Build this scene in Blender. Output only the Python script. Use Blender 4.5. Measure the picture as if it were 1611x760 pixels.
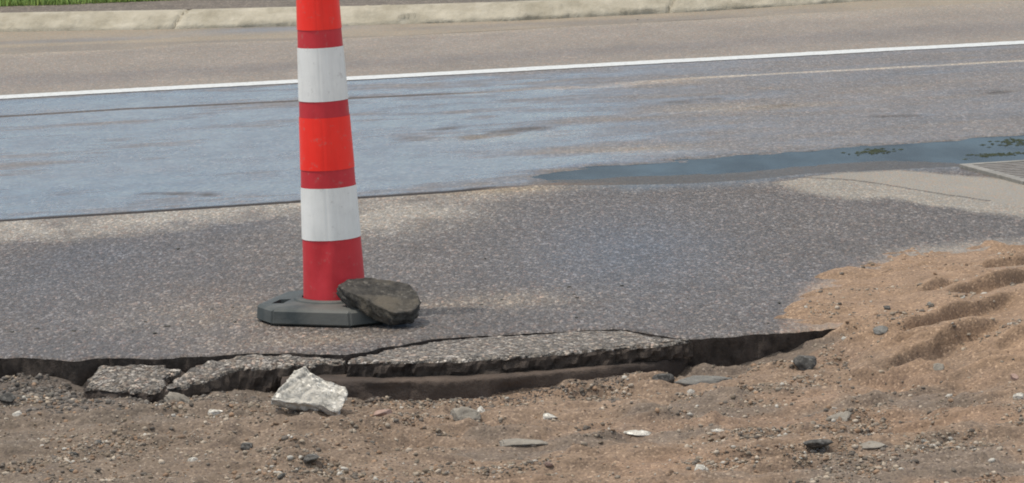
import bpy, bmesh, math, random
import numpy as np
from mathutils import Vector, Matrix, Euler
R = math.radians
for o in list(bpy.data.objects): bpy.data.objects.remove(o)
S = bpy.context.scene
COL = S.collection
random.seed(7)

# ------------------------------------------------------------------ camera, sky, sun, exposure
FPX, W, H = 5586.0, 1611.0, 760.0
PITCH, ROLL, CAMZ = R(8.2), R(-1.5), 1.6
cd = bpy.data.cameras.new('camera'); cam = bpy.data.objects.new('camera', cd); COL.objects.link(cam)
CM = Matrix.Rotation(math.pi/2 - PITCH, 3, 'X') @ Matrix.Rotation(ROLL, 3, 'Z')
cam.matrix_world = Matrix.Translation((0, 0, CAMZ)) @ CM.to_4x4()
cd.sensor_width = 36; cd.lens = 36*FPX/W; cd.clip_start = 0.1; cd.clip_end = 3000
S.camera = cam
SUN_EL, SUN_AZ = R(69), R(-96)          # azimuth measured from +Y (view direction), negative = to the left
sv = Vector((math.sin(SUN_AZ)*math.cos(SUN_EL), math.cos(SUN_AZ)*math.cos(SUN_EL), math.sin(SUN_EL)))
wd = bpy.data.worlds.new('World'); S.world = wd; wd.use_nodes = True
wn = wd.node_tree.nodes; bgn = wn['Background']
sky = wn.new('ShaderNodeTexSky'); sky.sky_type = 'NISHITA'; sky.sun_disc = False
sky.sun_elevation = SUN_EL; sky.sun_rotation = SUN_AZ; sky.air_density = 1.0; sky.dust_density = 0.8; sky.ozone_density = 2.4
# broken bright cloud high up, blue air below it
tcw = wn.new('ShaderNodeTexCoord'); spx = wn.new('ShaderNodeSeparateXYZ'); nzw = wn.new('ShaderNodeTexNoise'); adw = wn.new('ShaderNodeMath'); rpw = wn.new('ShaderNodeValToRGB'); mxw = wn.new('ShaderNodeMixRGB')
L_ = wd.node_tree.links.new
L_(tcw.outputs['Generated'], spx.inputs[0]); L_(tcw.outputs['Generated'], nzw.inputs['Vector']); nzw.inputs['Scale'].default_value = 3.0; nzw.inputs['Detail'].default_value = 6
mlw = wn.new('ShaderNodeMath'); mlw.operation = 'MULTIPLY_ADD'; mlw.inputs[1].default_value = .9; mlw.inputs[2].default_value = -.45
L_(nzw.outputs['Fac'], mlw.inputs[0]); adw.operation = 'ADD'; L_(spx.outputs['Z'], adw.inputs[0]); L_(mlw.outputs[0], adw.inputs[1])
rpw.color_ramp.elements[0].position = .34; rpw.color_ramp.elements[1].position = .58; L_(adw.outputs[0], rpw.inputs[0])
L_(rpw.outputs[0], mxw.inputs[0]); L_(sky.outputs[0], mxw.inputs[1]); mxw.inputs[2].default_value = (6.0, 5.95, 5.75, 1)
L_(mxw.outputs[0], bgn.inputs[0]); bgn.inputs[1].default_value = 0.15
sl = bpy.data.lights.new('sun', 'SUN'); sl.energy = 2.4; sl.angle = R(2.5); sl.color = (1, .94, .86)
so = bpy.data.objects.new('sun', sl); COL.objects.link(so); so.rotation_euler = sv.to_track_quat('Z', 'Y').to_euler(); so.location = (0, 0, 8)
S.view_settings.view_transform = 'Standard'; S.view_settings.look = 'None'
try: S.cycles.filter_width = 1.9
except Exception: pass
S.view_settings.exposure = 0.18; S.view_settings.gamma = 1.0

# ------------------------------------------------------------------ helpers
def P(px, py, z=0.0):
    """point of the photograph -> where that line of sight meets the height z"""
    d = CM @ Vector(((px-W/2)/FPX, -(py-H/2)/FPX, -1))
    t = (z-CAMZ)/d.z
    return Vector((d.x*t, d.y*t, z))

def _h(ix, iy, s):
    a = (ix.astype(np.int64)*374761393 + iy.astype(np.int64)*668265263 + s*1274126177) & 0xffffffff
    a = ((a ^ (a >> 13))*1103515245 + 12345) & 0xffffffff
    a = ((a ^ (a >> 16))*2246822519) & 0xffffffff
    return ((a ^ (a >> 15)) & 0xffffff)/float(0xffffff)
def vn(x, y, s=0):
    x = np.asarray(x, float); y = np.asarray(y, float)
    ix = np.floor(x); iy = np.floor(y); fx = x-ix; fy = y-iy
    fx = fx*fx*fx*(fx*(fx*6-15)+10); fy = fy*fy*fy*(fy*(fy*6-15)+10)
    ix = ix.astype(np.int64); iy = iy.astype(np.int64)
    a = _h(ix, iy, s); b = _h(ix+1, iy, s); c = _h(ix, iy+1, s); d = _h(ix+1, iy+1, s)
    return (a*(1-fx)+b*fx)*(1-fy) + (c*(1-fx)+d*fx)*fy
def fbm(x, y, s=0, o=4, g=.5):
    t = 0; a = 1; n = 0
    for i in range(o):
        t = t + a*(vn(x*2**i+17.3*i, y*2**i-9.1*i, s+i*31)*2-1); n += a; a *= g
    return t/n
def sst(a, b, x):
    t = np.clip((x-a)/(b-a), 0, 1); return t*t*(3-2*t)
def lerp3(c, d, t):
    return c*(1-t[..., None]) + np.array(d)*t[..., None]
def curve(pts, z=0.0):
    w = [P(p[0], p[1], p[2] if len(p) > 2 else z) for p in pts]
    xs = np.array([p.x for p in w]); ys = np.array([p.y for p in w])
    def f(x):
        x = np.asarray(x, float)
        y = np.interp(x, xs, ys)
        m0 = (ys[1]-ys[0])/(xs[1]-xs[0]); m1 = (ys[-1]-ys[-2])/(xs[-1]-xs[-2])
        y = np.where(x < xs[0], ys[0]+m0*(x-xs[0]), y)
        return np.where(x > xs[-1], ys[-1]+m1*(x-xs[-1]), y)
    return f
def seg_mask(x, y, a, b, w, soft):
    """1 within w of the segment a-b"""
    ax, ay = a[0], a[1]; bx, by = b[0], b[1]
    L2 = (bx-ax)**2+(by-ay)**2
    t = np.clip(((x-ax)*(bx-ax)+(y-ay)*(by-ay))/L2, 0, 1)
    d = np.hypot(x-(ax+t*(bx-ax)), y-(ay+t*(by-ay)))
    return 1-sst(w, w+soft, d)
def blob(X, Y, px, py, rx, ry, z=0.0):
    """soft ellipse round a spot on the ground, rx and ry in metres"""
    c = P(px, py, z)
    return np.exp(-(((X-c.x)/rx)**2 + ((Y-c.y-(X-c.x)*.15)/ry)**2))

def link(name, me, mat, parent=None, smooth=False):
    o = bpy.data.objects.new(name, me); COL.objects.link(o)
    if mat is not None:
        for m in (mat if isinstance(mat, (list, tuple)) else [mat]): me.materials.append(m)
    if smooth: me.polygons.foreach_set('use_smooth', [True]*len(me.polygons))
    if parent: o.parent = parent
    return o
def tag(o, label=None, cat=None, group=None, kind=None):
    if label: o['label'] = label
    if cat: o['category'] = cat
    if group: o['group'] = group
    if kind: o['kind'] = kind
    return o
def empty(name, loc, rz=0):
    o = bpy.data.objects.new(name, None); COL.objects.link(o); o.location = loc; o.rotation_euler = (0, 0, rz); o.empty_display_size = .1
    return o
def grid_mesh(name, X, Y, Z, keep=None, attrs=None):
    n, m = X.shape
    V = np.stack([X, Y, Z], -1).reshape(-1, 3)
    i = np.arange(n*m).reshape(n, m)
    F = np.stack([i[:-1, :-1], i[1:, :-1], i[1:, 1:], i[:-1, 1:]], -1)
    if keep is not None:
        k = keep[:-1, :-1] | keep[1:, :-1] | keep[1:, 1:] | keep[:-1, 1:]
        F = F[k]
        used = np.unique(F); remap = np.full(n*m, -1); remap[used] = np.arange(len(used))
        V = V[used]; F = remap[F]
    else: used = np.arange(n*m); F = F.reshape(-1, 4)
    me = raw_mesh(name, V, F)
    for k, a in (attrs or {}).items():
        put_attr(me, k, a.reshape(n*m, -1)[used])
    # normals up
    return me
def raw_mesh(name, V, F):
    me = bpy.data.meshes.new(name)
    V = np.asarray(V, np.float32); F = np.asarray(F, np.int32); k = F.shape[1]
    me.vertices.add(len(V)); me.vertices.foreach_set('co', V.ravel())
    me.loops.add(F.size); me.loops.foreach_set('vertex_index', F.ravel())
    me.polygons.add(len(F)); me.polygons.foreach_set('loop_start', np.arange(len(F), dtype=np.int32)*k)
    try: me.polygons.foreach_set('loop_total', np.full(len(F), k, np.int32))
    except Exception: pass
    me.update(calc_edges=True); me.validate()
    return me
def put_attr(me, name, a):
    a = np.asarray(a, np.float32)
    if a.ndim == 2 and a.shape[1] == 3:
        at = me.attributes.new(name, 'FLOAT_COLOR', 'POINT')
        at.data.foreach_set('color', np.concatenate([a, np.ones((len(a), 1), np.float32)], 1).ravel())
    else:
        at = me.attributes.new(name, 'FLOAT', 'POINT'); at.data.foreach_set('value', a.ravel())

# ------------------------------------------------------------------ materials
class NT:
    def __init__(s, name):
        s.m = bpy.data.materials.new(name); s.m.use_nodes = True; s.t = s.m.node_tree
        s.b = s.t.nodes['Principled BSDF']; s.b.inputs['Roughness'].default_value = .85
        s.b.inputs['Specular IOR Level'].default_value = .35
    def n(s, typ, **kw):
        x = s.t.nodes.new('ShaderNode'+typ)
        for k, v in kw.items(): setattr(x, k, v)
        return x
    def l(s, a, b): s.t.links.new(a, b)
    def coord(s, scale=(1, 1, 1)):
        tc = s.n('TexCoord'); mp = s.n('Mapping'); mp.inputs['Scale'].default_value = scale
        s.l(tc.outputs['Object'], mp.inputs[0]); return mp.outputs[0]
    def noise(s, v, scale, detail=4, rough=.55):
        x = s.n('TexNoise'); x.inputs['Scale'].default_value = scale; x.inputs['Detail'].default_value = detail
        x.inputs['Roughness'].default_value = rough; s.l(v, x.inputs['Vector']); return x.outputs['Fac']
    def voro(s, v, scale, feat='F1'):
        x = s.n('TexVoronoi', feature=feat); x.inputs['Scale'].default_value = scale; s.l(v, x.inputs['Vector']); return x
    def ramp(s, v, stops):
        x = s.n('ValToRGB'); e = x.color_ramp.elements
        while len(e) < len(stops): e.new(.5)
        for i, (p, c) in enumerate(stops):
            e[i].position = p; e[i].color = (*c, 1) if isinstance(c, tuple) else (c, c, c, 1)
        s.l(v, x.inputs[0]); return x.outputs[0]
    def mix(s, a, b, f=1.0, mode='MIX'):
        x = s.n('MixRGB', blend_type=mode)
        for k, v in ((0, f), (1, a), (2, b)):
            if hasattr(v, 'links') or hasattr(v, 'node'): s.l(v, x.inputs[k])
            elif isinstance(v, tuple): x.inputs[k].default_value = (*v, 1)
            else: x.inputs[k].default_value = v if k == 0 else (v, v, v, 1)
        return x.outputs[0]
    def math(s, op, a, b=0.0):
        x = s.n('Math', operation=op)
        for k, v in ((0, a), (1, b)):
            if hasattr(v, 'node'): s.l(v, x.inputs[k])
            else: x.inputs[k].default_value = v
        return x.outputs[0]
    def attr(s, name, out='Color'):
        x = s.n('Attribute'); x.attribute_name = name; return x.outputs[out]
    def bump(s, h, dist, strength=1.0, prev=None):
        x = s.n('Bump'); x.inputs['Distance'].default_value = dist; x.inputs['Strength'].default_value = strength
        s.l(h, x.inputs['Height'])
        if prev: s.l(prev, x.inputs['Normal'])
        s.l(x.outputs[0], s.b.inputs['Normal']); return x.outputs[0]
    def col(s, v):
        if isinstance(v, tuple): s.b.inputs['Base Color'].default_value = (*v, 1)
        else: s.l(v, s.b.inputs['Base Color'])
    def rough(s, v):
        if isinstance(v, (int, float)): s.b.inputs['Roughness'].default_value = v
        else: s.l(v, s.b.inputs['Roughness'])

def asphalt_mat(name, cell, contrast, bumpd, use_attr=True, base=(.115, .10, .092), stretch=(1, .55, 1), spec=.5):
    """pavement: stones of mixed colour in a binder; tint and gloss come from the sheet's own attributes"""
    m = NT(name); v = m.coord(stretch)
    a = m.voro(v, 1/cell); b = m.voro(v, 1/(cell*.45))
    sa = m.n('SeparateColor'); m.l(a.outputs['Color'], sa.inputs[0])
    sb = m.n('SeparateColor'); m.l(b.outputs['Color'], sb.inputs[0])
    lo = 1-contrast*.55
    g1 = m.ramp(sa.outputs[0], [(0, lo), (.55, 1-.1*contrast), (.8, 1+.15*contrast), (.95, 1+.9*contrast), (1, 1+1.3*contrast)])
    g2 = m.ramp(sb.outputs[0], [(0, 1-contrast*.6), (.5, 1.0), (1, 1+contrast*.8)])
    tint = m.ramp(sa.outputs[1], [(0, (.98, .99, 1.03)), (.5, (1, 1, 1)), (.8, (1.06, .99, .92)), (1, (1.14, .96, .9))])
    big = m.ramp(m.noise(v, 2.3, 5), [(.3, .9), (.7, 1.1)])
    if use_attr:
        gr_ = m.attr('grain', 'Fac'); g1 = m.mix(1.0, g1, gr_); g2 = m.mix(1.0, g2, gr_)
    base_c = m.attr('tint') if use_attr else base
    c = m.mix(base_c, g1, 1, 'MULTIPLY'); c = m.mix(c, g2, 1, 'MULTIPLY'); c = m.mix(c, tint, 1, 'MULTIPLY'); c = m.mix(c, big, 1, 'MULTIPLY')
    m.col(c)
    hgt = m.math('ADD', m.math('MULTIPLY', a.outputs['Distance'], -1.0), m.math('MULTIPLY', b.outputs['Distance'], -.5))
    hgt = m.math('ADD', hgt, m.math('MULTIPLY', m.noise(v, 60, 3), .8))
    m.bump(hgt, bumpd, 1.0)
    if use_attr:
        r = m.math('ADD', m.attr('gloss', 'Fac'), m.math('MULTIPLY', m.math('SUBTRACT', m.noise(v, 9, 5), .5), .25))
        m.rough(m.math('MAXIMUM', r, .05))
        m.b.inputs['Specular IOR Level'].default_value = spec
    return m.m
M_APRON = asphalt_mat('apron asphalt', .008, .70, .0018, spec=.35, stretch=(1, .38, 1))
M_ROAD = asphalt_mat('road asphalt', .010, .45, .0014, stretch=(1, .5, 1))
M_FRAG = asphalt_mat('broken asphalt', .010, 1.0, .005, False, (.15, .135, .118), (1, 1, 1))
def rough_mat(name, c0, c1, scale=30, bumpd=.004, cell=None, rough=.9, c2=None):
    m = NT(name); v = m.coord()
    f = m.ramp(m.noise(v, scale, 8, .65), [(.32, c0), (.68, c1)])
    if cell:
        vo = m.voro(v, 1/cell); sp = m.n('SeparateColor'); m.l(vo.outputs['Color'], sp.inputs[0])
        f = m.mix(f, m.ramp(sp.outputs[0], [(0, .6), (.5, .95), (.85, 1.1), (1, 1.9)]), 1, 'MULTIPLY')
    if c2: f = m.mix(f, c2, m.ramp(m.noise(v, scale*.25, 4), [(.5, 0.), (.62, 1.)]))
    m.col(f); m.rough(rough)
    m.bump(m.math('ADD', m.noise(v, scale*3, 5, .7), m.noise(v, scale*.6, 3)), bumpd)
    return m.m
M_CUT = rough_mat('broken asphalt face', (.028, .022, .018), (.085, .066, .054), 34, .006)
M_LOWER = rough_mat('lower pavement layer', (.075, .055, .043), (.125, .094, .075), 18, .009, c2=(.055, .042, .035))
M_CONC = rough_mat('pale concrete', (.46, .43, .37), (.74, .70, .63), 30, .009, .007, c2=(.62, .58, .51))
M_CHUNK = rough_mat('old asphalt lump', (.032, .030, .027), (.092, .083, .070), 28, .008, .009, c2=(.115, .098, .075))
M_DARKR = rough_mat('dark asphalt stone', (.06, .057, .053), (.13, .122, .11), 40, .004, .006)
M_GREYR = rough_mat('grey stone', (.20, .175, .145), (.31, .28, .235), 40, .004)
M_PINKR = rough_mat('pink stone', (.30, .2, .16), (.42, .3, .25), 40, .003)
M_FLATR = rough_mat('slate grey stone', (.14, .135, .125), (.22, .21, .19), 40, .004)
M_RUB = rough_mat('black rubber', (.042, .050, .050), (.070, .078, .076), 12, .0015, rough=.7, c2=(.11, .11, .10))
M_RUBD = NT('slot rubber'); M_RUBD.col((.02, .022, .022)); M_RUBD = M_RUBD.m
M_MET = rough_mat('grate iron', (.13, .115, .10), (.24, .22, .2), 30, .001, rough=.6)

# dirt
def dirt_mat():
    m = NT('reddish dirt'); v = m.coord()
    n1 = m.noise(v, 9, 8, .6); n2 = m.noise(v, 120, 5, .7)
    c = m.mix(m.attr('tint'), m.ramp(n1, [(.3, .82), (.7, 1.15)]), 1, 'MULTIPLY')
    c = m.mix(c, m.ramp(n2, [(.3, .72), (.7, 1.28)]), 1, 'MULTIPLY')
    vo = m.voro(v, 190); sp = m.n('SeparateColor'); m.l(vo.outputs['Color'], sp.inputs[0])
    c = m.mix(c, m.ramp(sp.outputs[0], [(0, (.75, .75, .8)), (.4, (1, 1, 1)), (.9, (1.05, 1.05, 1.05)), (1, (1.7, 1.75, 1.8))]), 1, 'MULTIPLY')
    m.col(c); m.rough(.95)
    m.bump(m.math('ADD', m.math('MULTIPLY', n2, 1.0), m.math('MULTIPLY', vo.outputs['Distance'], -.5)), .0022)
    return m.m
M_DIRT = dirt_mat()
def stone_mat():
    m = NT('loose stones'); v = m.coord()
    m.col(m.mix(m.attr('tint'), m.ramp(m.noise(v, 160, 4), [(.3, .75), (.7, 1.25)]), 1, 'MULTIPLY')); m.rough(.85)
    return m.m
M_STONES = stone_mat()

# ------------------------------------------------------------------ curves of the ground, all met on the ground plane
c_edge = curve([(-300, 560), (0, 561), (70, 563), (125, 566), (150, 562), (200, 561), (250, 563), (300, 559), (350, 556), (400, 553), (450, 553), (500, 555),
                (545, 556), (575, 552), (600, 545), (640, 539), (680, 532), (740, 527), (800, 524), (850, 521), (900, 518.5), (980, 517),
                (1030, 525), (1062, 530), (1090, 531), (1150, 527), (1200, 524), (1270, 519), (1345, 513), (1500, 500), (1700, 486)])
c_joint = curve([(-300, 368), (0, 349), (230, 335), (470, 319), (700, 304), (850, 291), (950, 291.5), (1080, 289), (1180, 283), (1270, 273), (1400, 267),
                 (1500, 262.5), (1611, 257), (1750, 247)])
c_gut = curve([(-300, 96), (0, 84), (200, 77), (300, 68), (470, 62), (640, 55), (1100, 30), (1321, 18), (1611, 0)])
c_curb = curve([(-300, 60), (0, 47), (270, 42.5), (470, 37.5), (560, 36.5), (803, 29.5), (1098, 15), (1321, 1), (1611, -20)])
c_line = curve([(0, 153), (1611, 66.5)])
c_seam = curve([(0, 183), (200, 171), (470, 158), (640, 150), (800, 142), (1100, 122), (1611, 95)])

def columns(x0, x1, st, ext=(-60, 60)):
    a = np.arange(x0, x1, st)
    l = ext[0]+(x0-ext[0])*(1-np.linspace(1, 0, 14, endpoint=False)**2.2) if ext[0] < x0 else []
    r = x1+(ext[1]-x1)*(np.linspace(0, 1, 14)**2.2) if ext[1] > x1 else []
    return np.unique(np.concatenate([l, a, r]))
def loft(xs, fa, fb, rows):
    t = np.linspace(0, 1, rows)[None, :]
    a = fa(xs)[:, None]; b = fb(xs)[:, None]
    return np.repeat(xs[:, None], rows, 1), a+(b-a)*t

# ------------------------------------------------------------------ far ground and verge
def sheet(name, x0, x1, y0, y1, z, mat):
    me = raw_mesh(name, [(x0, y0, z), (x1, y0, z), (x1, y1, z), (x0, y1, z)], [(0, 1, 2, 3)])
    return tag(link(name, me, mat), kind='structure')
M_SOIL = rough_mat('far soil', (.16, .12, .085), (.22, .165, .12), 2, .01)
sheet('ground', -900, 900, -300, 1500, -.42, M_SOIL)

# ------------------------------------------------------------------ near asphalt apron
xs = columns(-2.1, 2.3, .009, (-40, 40))
jag = lambda x: fbm(x*14, x*0+3, 5, 4)*.022+fbm(x*75, x*0+8, 6, 3)*.009
X, Y = loft(xs, lambda x: c_edge(x)+jag(x), c_joint, 300)
ye = c_edge(X); yj = c_joint(X)
Z = fbm(X*1.3, Y*1.3, 3, 3)*.003
rim = np.clip((Y-ye-jag(X))/.02, 0, 1)
Z = Z*np.clip((Y-ye)/.3, 0, 1)*np.clip((yj-Y)/.3, 0, 1) - .004*(1-rim)**2
dd = yj-Y                                                     # distance from the joint
T = np.ones(X.shape+(3,))*np.array([.097, .087, .081])
w1 = fbm(X*.9, Y*.7, 21, 4)
T = lerp3(T, (.112, .092, .077), sst(-.1, .5, w1)*.8)
T = lerp3(T, (.084, .078, .078), sst(.0, .6, fbm(X*.8+9, Y*.6, 23, 3))*.8)
T = lerp3(T, (.075, .076, .084), np.clip(blob(X, Y, 990, 395, .35, 1.0)+blob(X, Y, 150, 400, .30, .45), 0, 1)*.8)
ns = fbm(X*7, Y*3.2, 31, 4)
# pale dusty band in front of the joint, left half
fade = sst(.35, -.15, X - (-.05))
dust = (1-sst(.30, .72, dd+ns*.35+.25*sst(-1.7, -.6, X)))*sst(.28, -.35, X+ns*.12)*1.2
dust = np.maximum(dust, blob(X, Y, 620, 338, .24, .38)*1.3)
# dried silt round the drain
l_lo = curve([(1130, 292), (1221, 297), (1269, 306), (1332, 313), (1411, 314), (1474, 323), (1521, 333), (1611, 341), (1750, 352)])
l_up = curve([(1130, 291), (1221, 286), (1326, 271), (1411, 268), (1506, 275), (1611, 284), (1750, 300)])
silt = sst(-.08, .12, Y-l_lo(X)+ns*.14)*sst(.05, -.05, Y-l_up(X)+ns*.04)*sst(.78, 1.05, X+ns*.15)
T = lerp3(T, (.26, .24, .21), np.clip(dust*(.9+.9*ns), 0, 1)*.9)
T = lerp3(T, (.24, .222, .192), np.clip(silt*(1.1+.3*ns), 0, 1)*.92)
# yellowish worn strip along the joint
T = lerp3(T, (.23, .185, .13), blob(X, Y, 810, 297, .38, .10)*.8)
# dirt scattered over the asphalt near the heap and near the cone
cb = curve([(1230, 505), (1262, 472), (1330, 432), (1450, 409), (1611, 398), (1750, 392)])
nearheap = sst(.22, -.05, Y-cb(X)+ns*.1)*sst(.70, .84, X+ns*.06)*sst(-.5, .1, Y-9.2)
T = lerp3(T, (.26, .195, .145), np.clip(nearheap, 0, 1)*.85)
strip = sst(.22, .02, np.abs(Y-(cb(X)+.16))+ns*.07)*sst(1.0, 1.3, X)
T = lerp3(T, (.27, .24, .20), strip*.55)
T = lerp3(T, (.185, .155, .122), np.clip(blob(X, Y, 760, 475, .28, .16)+blob(X, Y, 330, 500, .30, .28)*.7+blob(X, Y, 480, 535, .25, .1), 0, 1)*(.55+.5*np.clip(ns+.3, 0, 1)))
# dark damp strip below the puddle
damp = sst(.30, .02, dd+ns*.1)*sst(.0, .35, X)*(1-np.clip(silt*1.3, 0, 1))
T = lerp3(T, (.078, .076, .072), damp*.75)
# crack across the silt
cr = curve([(1310, 282), (1376, 287), (1474, 303), (1611, 325), (1750, 345)])
crk = (np.abs(Y-cr(X)-fbm(X*14, X*0, 8, 3)*.03) < .014)*sst(.95, 1.15, X)*(fbm(X*5, X*0+5, 77, 2) > -.35)
T = lerp3(T, (.05, .045, .04), crk*.8)
G = .72 - .10*sst(.0, .6, fbm(X*.8+9, Y*.6, 23, 3)) - damp*.3 - .22*blob(X, Y, 990, 395, .35, 1.0)
G = G + .15*np.clip(dust+silt+nearheap, 0, 1)
GR = 1-.6*np.clip(silt, 0, 1)-.35*np.clip(dust, 0, 1); GR = GR-.75*silt*sst(-.05, .1, Y-cr(X)); GR = np.clip(GR-.7*np.clip(nearheap+strip*.8, 0, 1), .08, 1)
me = grid_mesh('asphalt_apron', X, Y, Z, attrs={'tint': T, 'gloss': G, 'grain': GR})
AP = tag(link('pavement', me, M_APRON, smooth=True), kind='structure')
# its broken face: top rim down to the layer below
xf = np.arange(-3, 3, .006); ns2 = 10
t = np.linspace(0, 1, ns2)[None, :]
XF = np.repeat(xf[:, None], ns2, 1)
YF = (c_edge(xf)+jag(xf))[:, None] + t*0.012 - jag(xf)[:, None]*.7*np.minimum(1, t*2.5) + fbm(XF*34, t*9+XF*0, 12, 4, .65)*.016*np.minimum(1, t*4)
ZF = -.004 - t*.15 + XF*0
me = grid_mesh('face', XF[:, ::-1], YF[:, ::-1], ZF[:, ::-1])
link('broken_edge', me, M_CUT, parent=AP)

# ------------------------------------------------------------------ lower layer under the broken pieces
c_low = curve([(150, 603), (300, 605), (420, 602), (560, 600), (700, 597.5), (800, 592), (900, 582), (1000, 573), (1060, 566), (1110, 561), (1180, 553)], -.047)
xl = np.arange(P(430, 603).x, P(1105, 560).x, .006)
prof = [(.30, -.047), (.06, -.047), (.012, -.047), (.003, -.049), (0, -.054), (.0, -.065), (.002, -.08), (.002, -.1), (.002, -.16)]
XL = np.repeat(xl[:, None], len(prof), 1)
YL = c_low(xl)[:, None] + np.array([p[0] for p in prof])[None, :]
ZL = XL*0 + np.array([p[1] for p in prof])[None, :]
rr = np.array([0, .3, 1, 1, 1, 1, 1, 1, 1])[None, :]
chip = np.maximum(0, fbm(XL*6, ZL*40, 44, 3)-.25)*.03
crk_ = sum(np.exp(-((XL-P(a_, 610, -.06).x-fbm(ZL*60, ZL*0+a_, 3, 2)*.01)/.003)**2) for a_ in (640, 772, 800, 905, 1010))
YL = YL + (fbm(XL*16, ZL*30, 41, 5, .65)*.008 + chip*1.5 + crk_*.006)*rr
YL = YL + sst(P(1040, 600, -.06).x, P(1100, 600, -.06).x, XL)*.05
me = grid_mesh('layer', XL[::-1], YL[::-1], ZL[::-1])
tag(link('lower_pavement', me, M_LOWER), kind='structure')

# ------------------------------------------------------------------ road
xs = columns(-3.2, 3.4, .02, (-60, 60))
X, Y = loft(xs, c_joint, c_gut, 560)
dj = Y-c_joint(X); dg = c_gut(X)-Y; dl = Y-c_line(X)
stx, sty = X*.45+Y*.0, (Y-X*.27)*2.6                            # streaks run with the traffic
st = fbm(stx*2.4, sty*1.2, 51, 6, .72); st2 = fbm(stx*1.0+5, sty*.7+3, 57, 4); fine = fbm(X*6, (Y-X*.27)*9, 61, 4, .65)
l_pu = curve([(790, 277), (830, 270), (900, 264), (1000, 257), (1100, 250), (1190, 243), (1300, 233), (1400, 227), (1500, 219), (1611, 212), (1750, 202)])
basin = sst(.12, -.12, Y-l_pu(X)+fine*.10)*sst(-.02, .22, X+fine*.05-.02)
Z = -.002 + fbm(X*1.1, Y*.8, 71, 3)*.002 + fbm(X*9, Y*22, 73, 3)*.0028*basin*(1-basin)*4 - basin*.013*sst(-.14, .10, dj-.46*(l_pu(X)-c_joint(X))*sst(2.0, 1.3, X)*sst(-.1,.2,X)+fine*.09) 
Z = Z*1.0
T = np.ones(X.shape+(3,))*np.array([.135, .124, .118])
far = sst(-.1, .05, dl)
T = lerp3(T, (.205, .178, .148), far*.9)                         # dry far lane
T = lerp3(T, (.150, .134, .122), far*np.exp(-((dg-1.55+st*.3)/.38)**2)*.85)   # darker wheel track
T = lerp3(T, (.26, .225, .175), far*sst(.7, .05, np.abs(dg-.0))*sst(-.4, .4, st2)*.5)
near = 1-far
tan_ = sst(.10, .5, st+fine*.6)*near
T = lerp3(T, (.155, .135, .116), tan_*.55)
T = lerp3(T, (.105, .11, .12), sst(.15, .6, st2+fine*.15)*near*.7)
seamd = Y-c_seam(X)
yy = np.abs(seamd+fine*.012)
T = lerp3(T, (.05, .04, .035), sst(.045, .02, yy)*sst(.1, -.3, X)*sst(-.35, .15, fbm(X*2.5, X*0, 81, 4)+.3*(X < -1.5))*.8)
T = lerp3(T, (.36, .31, .24), sst(.055, .02, yy)*sst(.3, 1.0, X)*.85)
T = lerp3(T, (.27, .22, .165), sst(.16, .02, np.abs(seamd+.06+fine*.08))*sst(-.45, .1, X)*sst(1.1, .6, X)*sst(-.35, .2, fine+st)*.8)
# scrapes and small dark holes
SC = X*0
for (a, b, w) in [((755, 212), (835, 201), .05), ((745, 215), (790, 210), .04), ((640, 218), (672, 219), .05), ((690, 204), (712, 201), .03),
                  ((1060, 160), (1120, 155), .03), ((1180, 170), (1230, 165), .04), ((1385, 182), (1430, 181), .03), ((1520, 145), (1560, 144), .05),
                  ((240, 304), (320, 304), .03), ((620, 24), (650, 22), .02)]:
    pa, pb = P(*a), P(*b)
    sc_ = seg_mask(X, Y+fine*.10, pa, pb, w*.5, w*2.2)*sst(-.6, .3, fine)*.85; SC = np.maximum(SC, sc_)
    T = lerp3(T, (.055, .05, .048), sc_)
T = lerp3(T, (.24, .20, .15), np.clip(blob(X, Y, 790, 214, .3, .14)+blob(X, Y, 1150, 170, .32, .12)+blob(X, Y, 1020, 235, .22, .14), 0, 1)*.6)
T = lerp3(T, (.055, .052, .048), basin*.9)
T = lerp3(T, (.022, .015, .011), sst(.115, .07, dj+fine*.03)*sst(.1, -.15, X))
T = lerp3(T, (.10, .07, .045), sst(.10, .03, dj+fine*.03)*sst(-.15, .0, X)*sst(.5, .2, X)*.9)        # dark open joint
# gloss: the near lane is wet, wettest to the left
wet = near*sst(1.6, -.9, X)*.72 + near*.42
wet = wet*(.52+.68*sst(-.5, .4, -st+fine*.35)) + .30*near*np.clip(blob(X, Y, 300, 230, .9, 1.1)+blob(X, Y, 620, 275, .5, .5), 0, 1)*(.8+.4*sst(-.3, .3, st2))
wet = np.clip(wet*(1-tan_*.25), 0, 1)
wet = np.maximum(wet, basin*.95)
G = .80-.58*wet+.10*fbm(X*2.2, (Y-X*.27)*4, 97, 4, .65)*near; jm = sst(.10, .05, dj+fine*.02)*sst(.1, -.15, X); jm = np.maximum(jm, sst(.05, .02, yy)*sst(.1, -.3, X)*sst(-.35, .15, fbm(X*2.5, X*0, 81, 4)+.3*(X < -1.5))*.8); G = G+(1-G)*np.maximum(jm, SC*.6); G = np.where(True, G+basin*.42, G)
T = T*(1-.12*wet[..., None])
me = grid_mesh('road', X, Y, Z, attrs={'tint': T, 'gloss': G, 'grain': 1-.5*basin-.4*far})
tag(link('road', me, M_ROAD, smooth=True), kind='structure')

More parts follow.
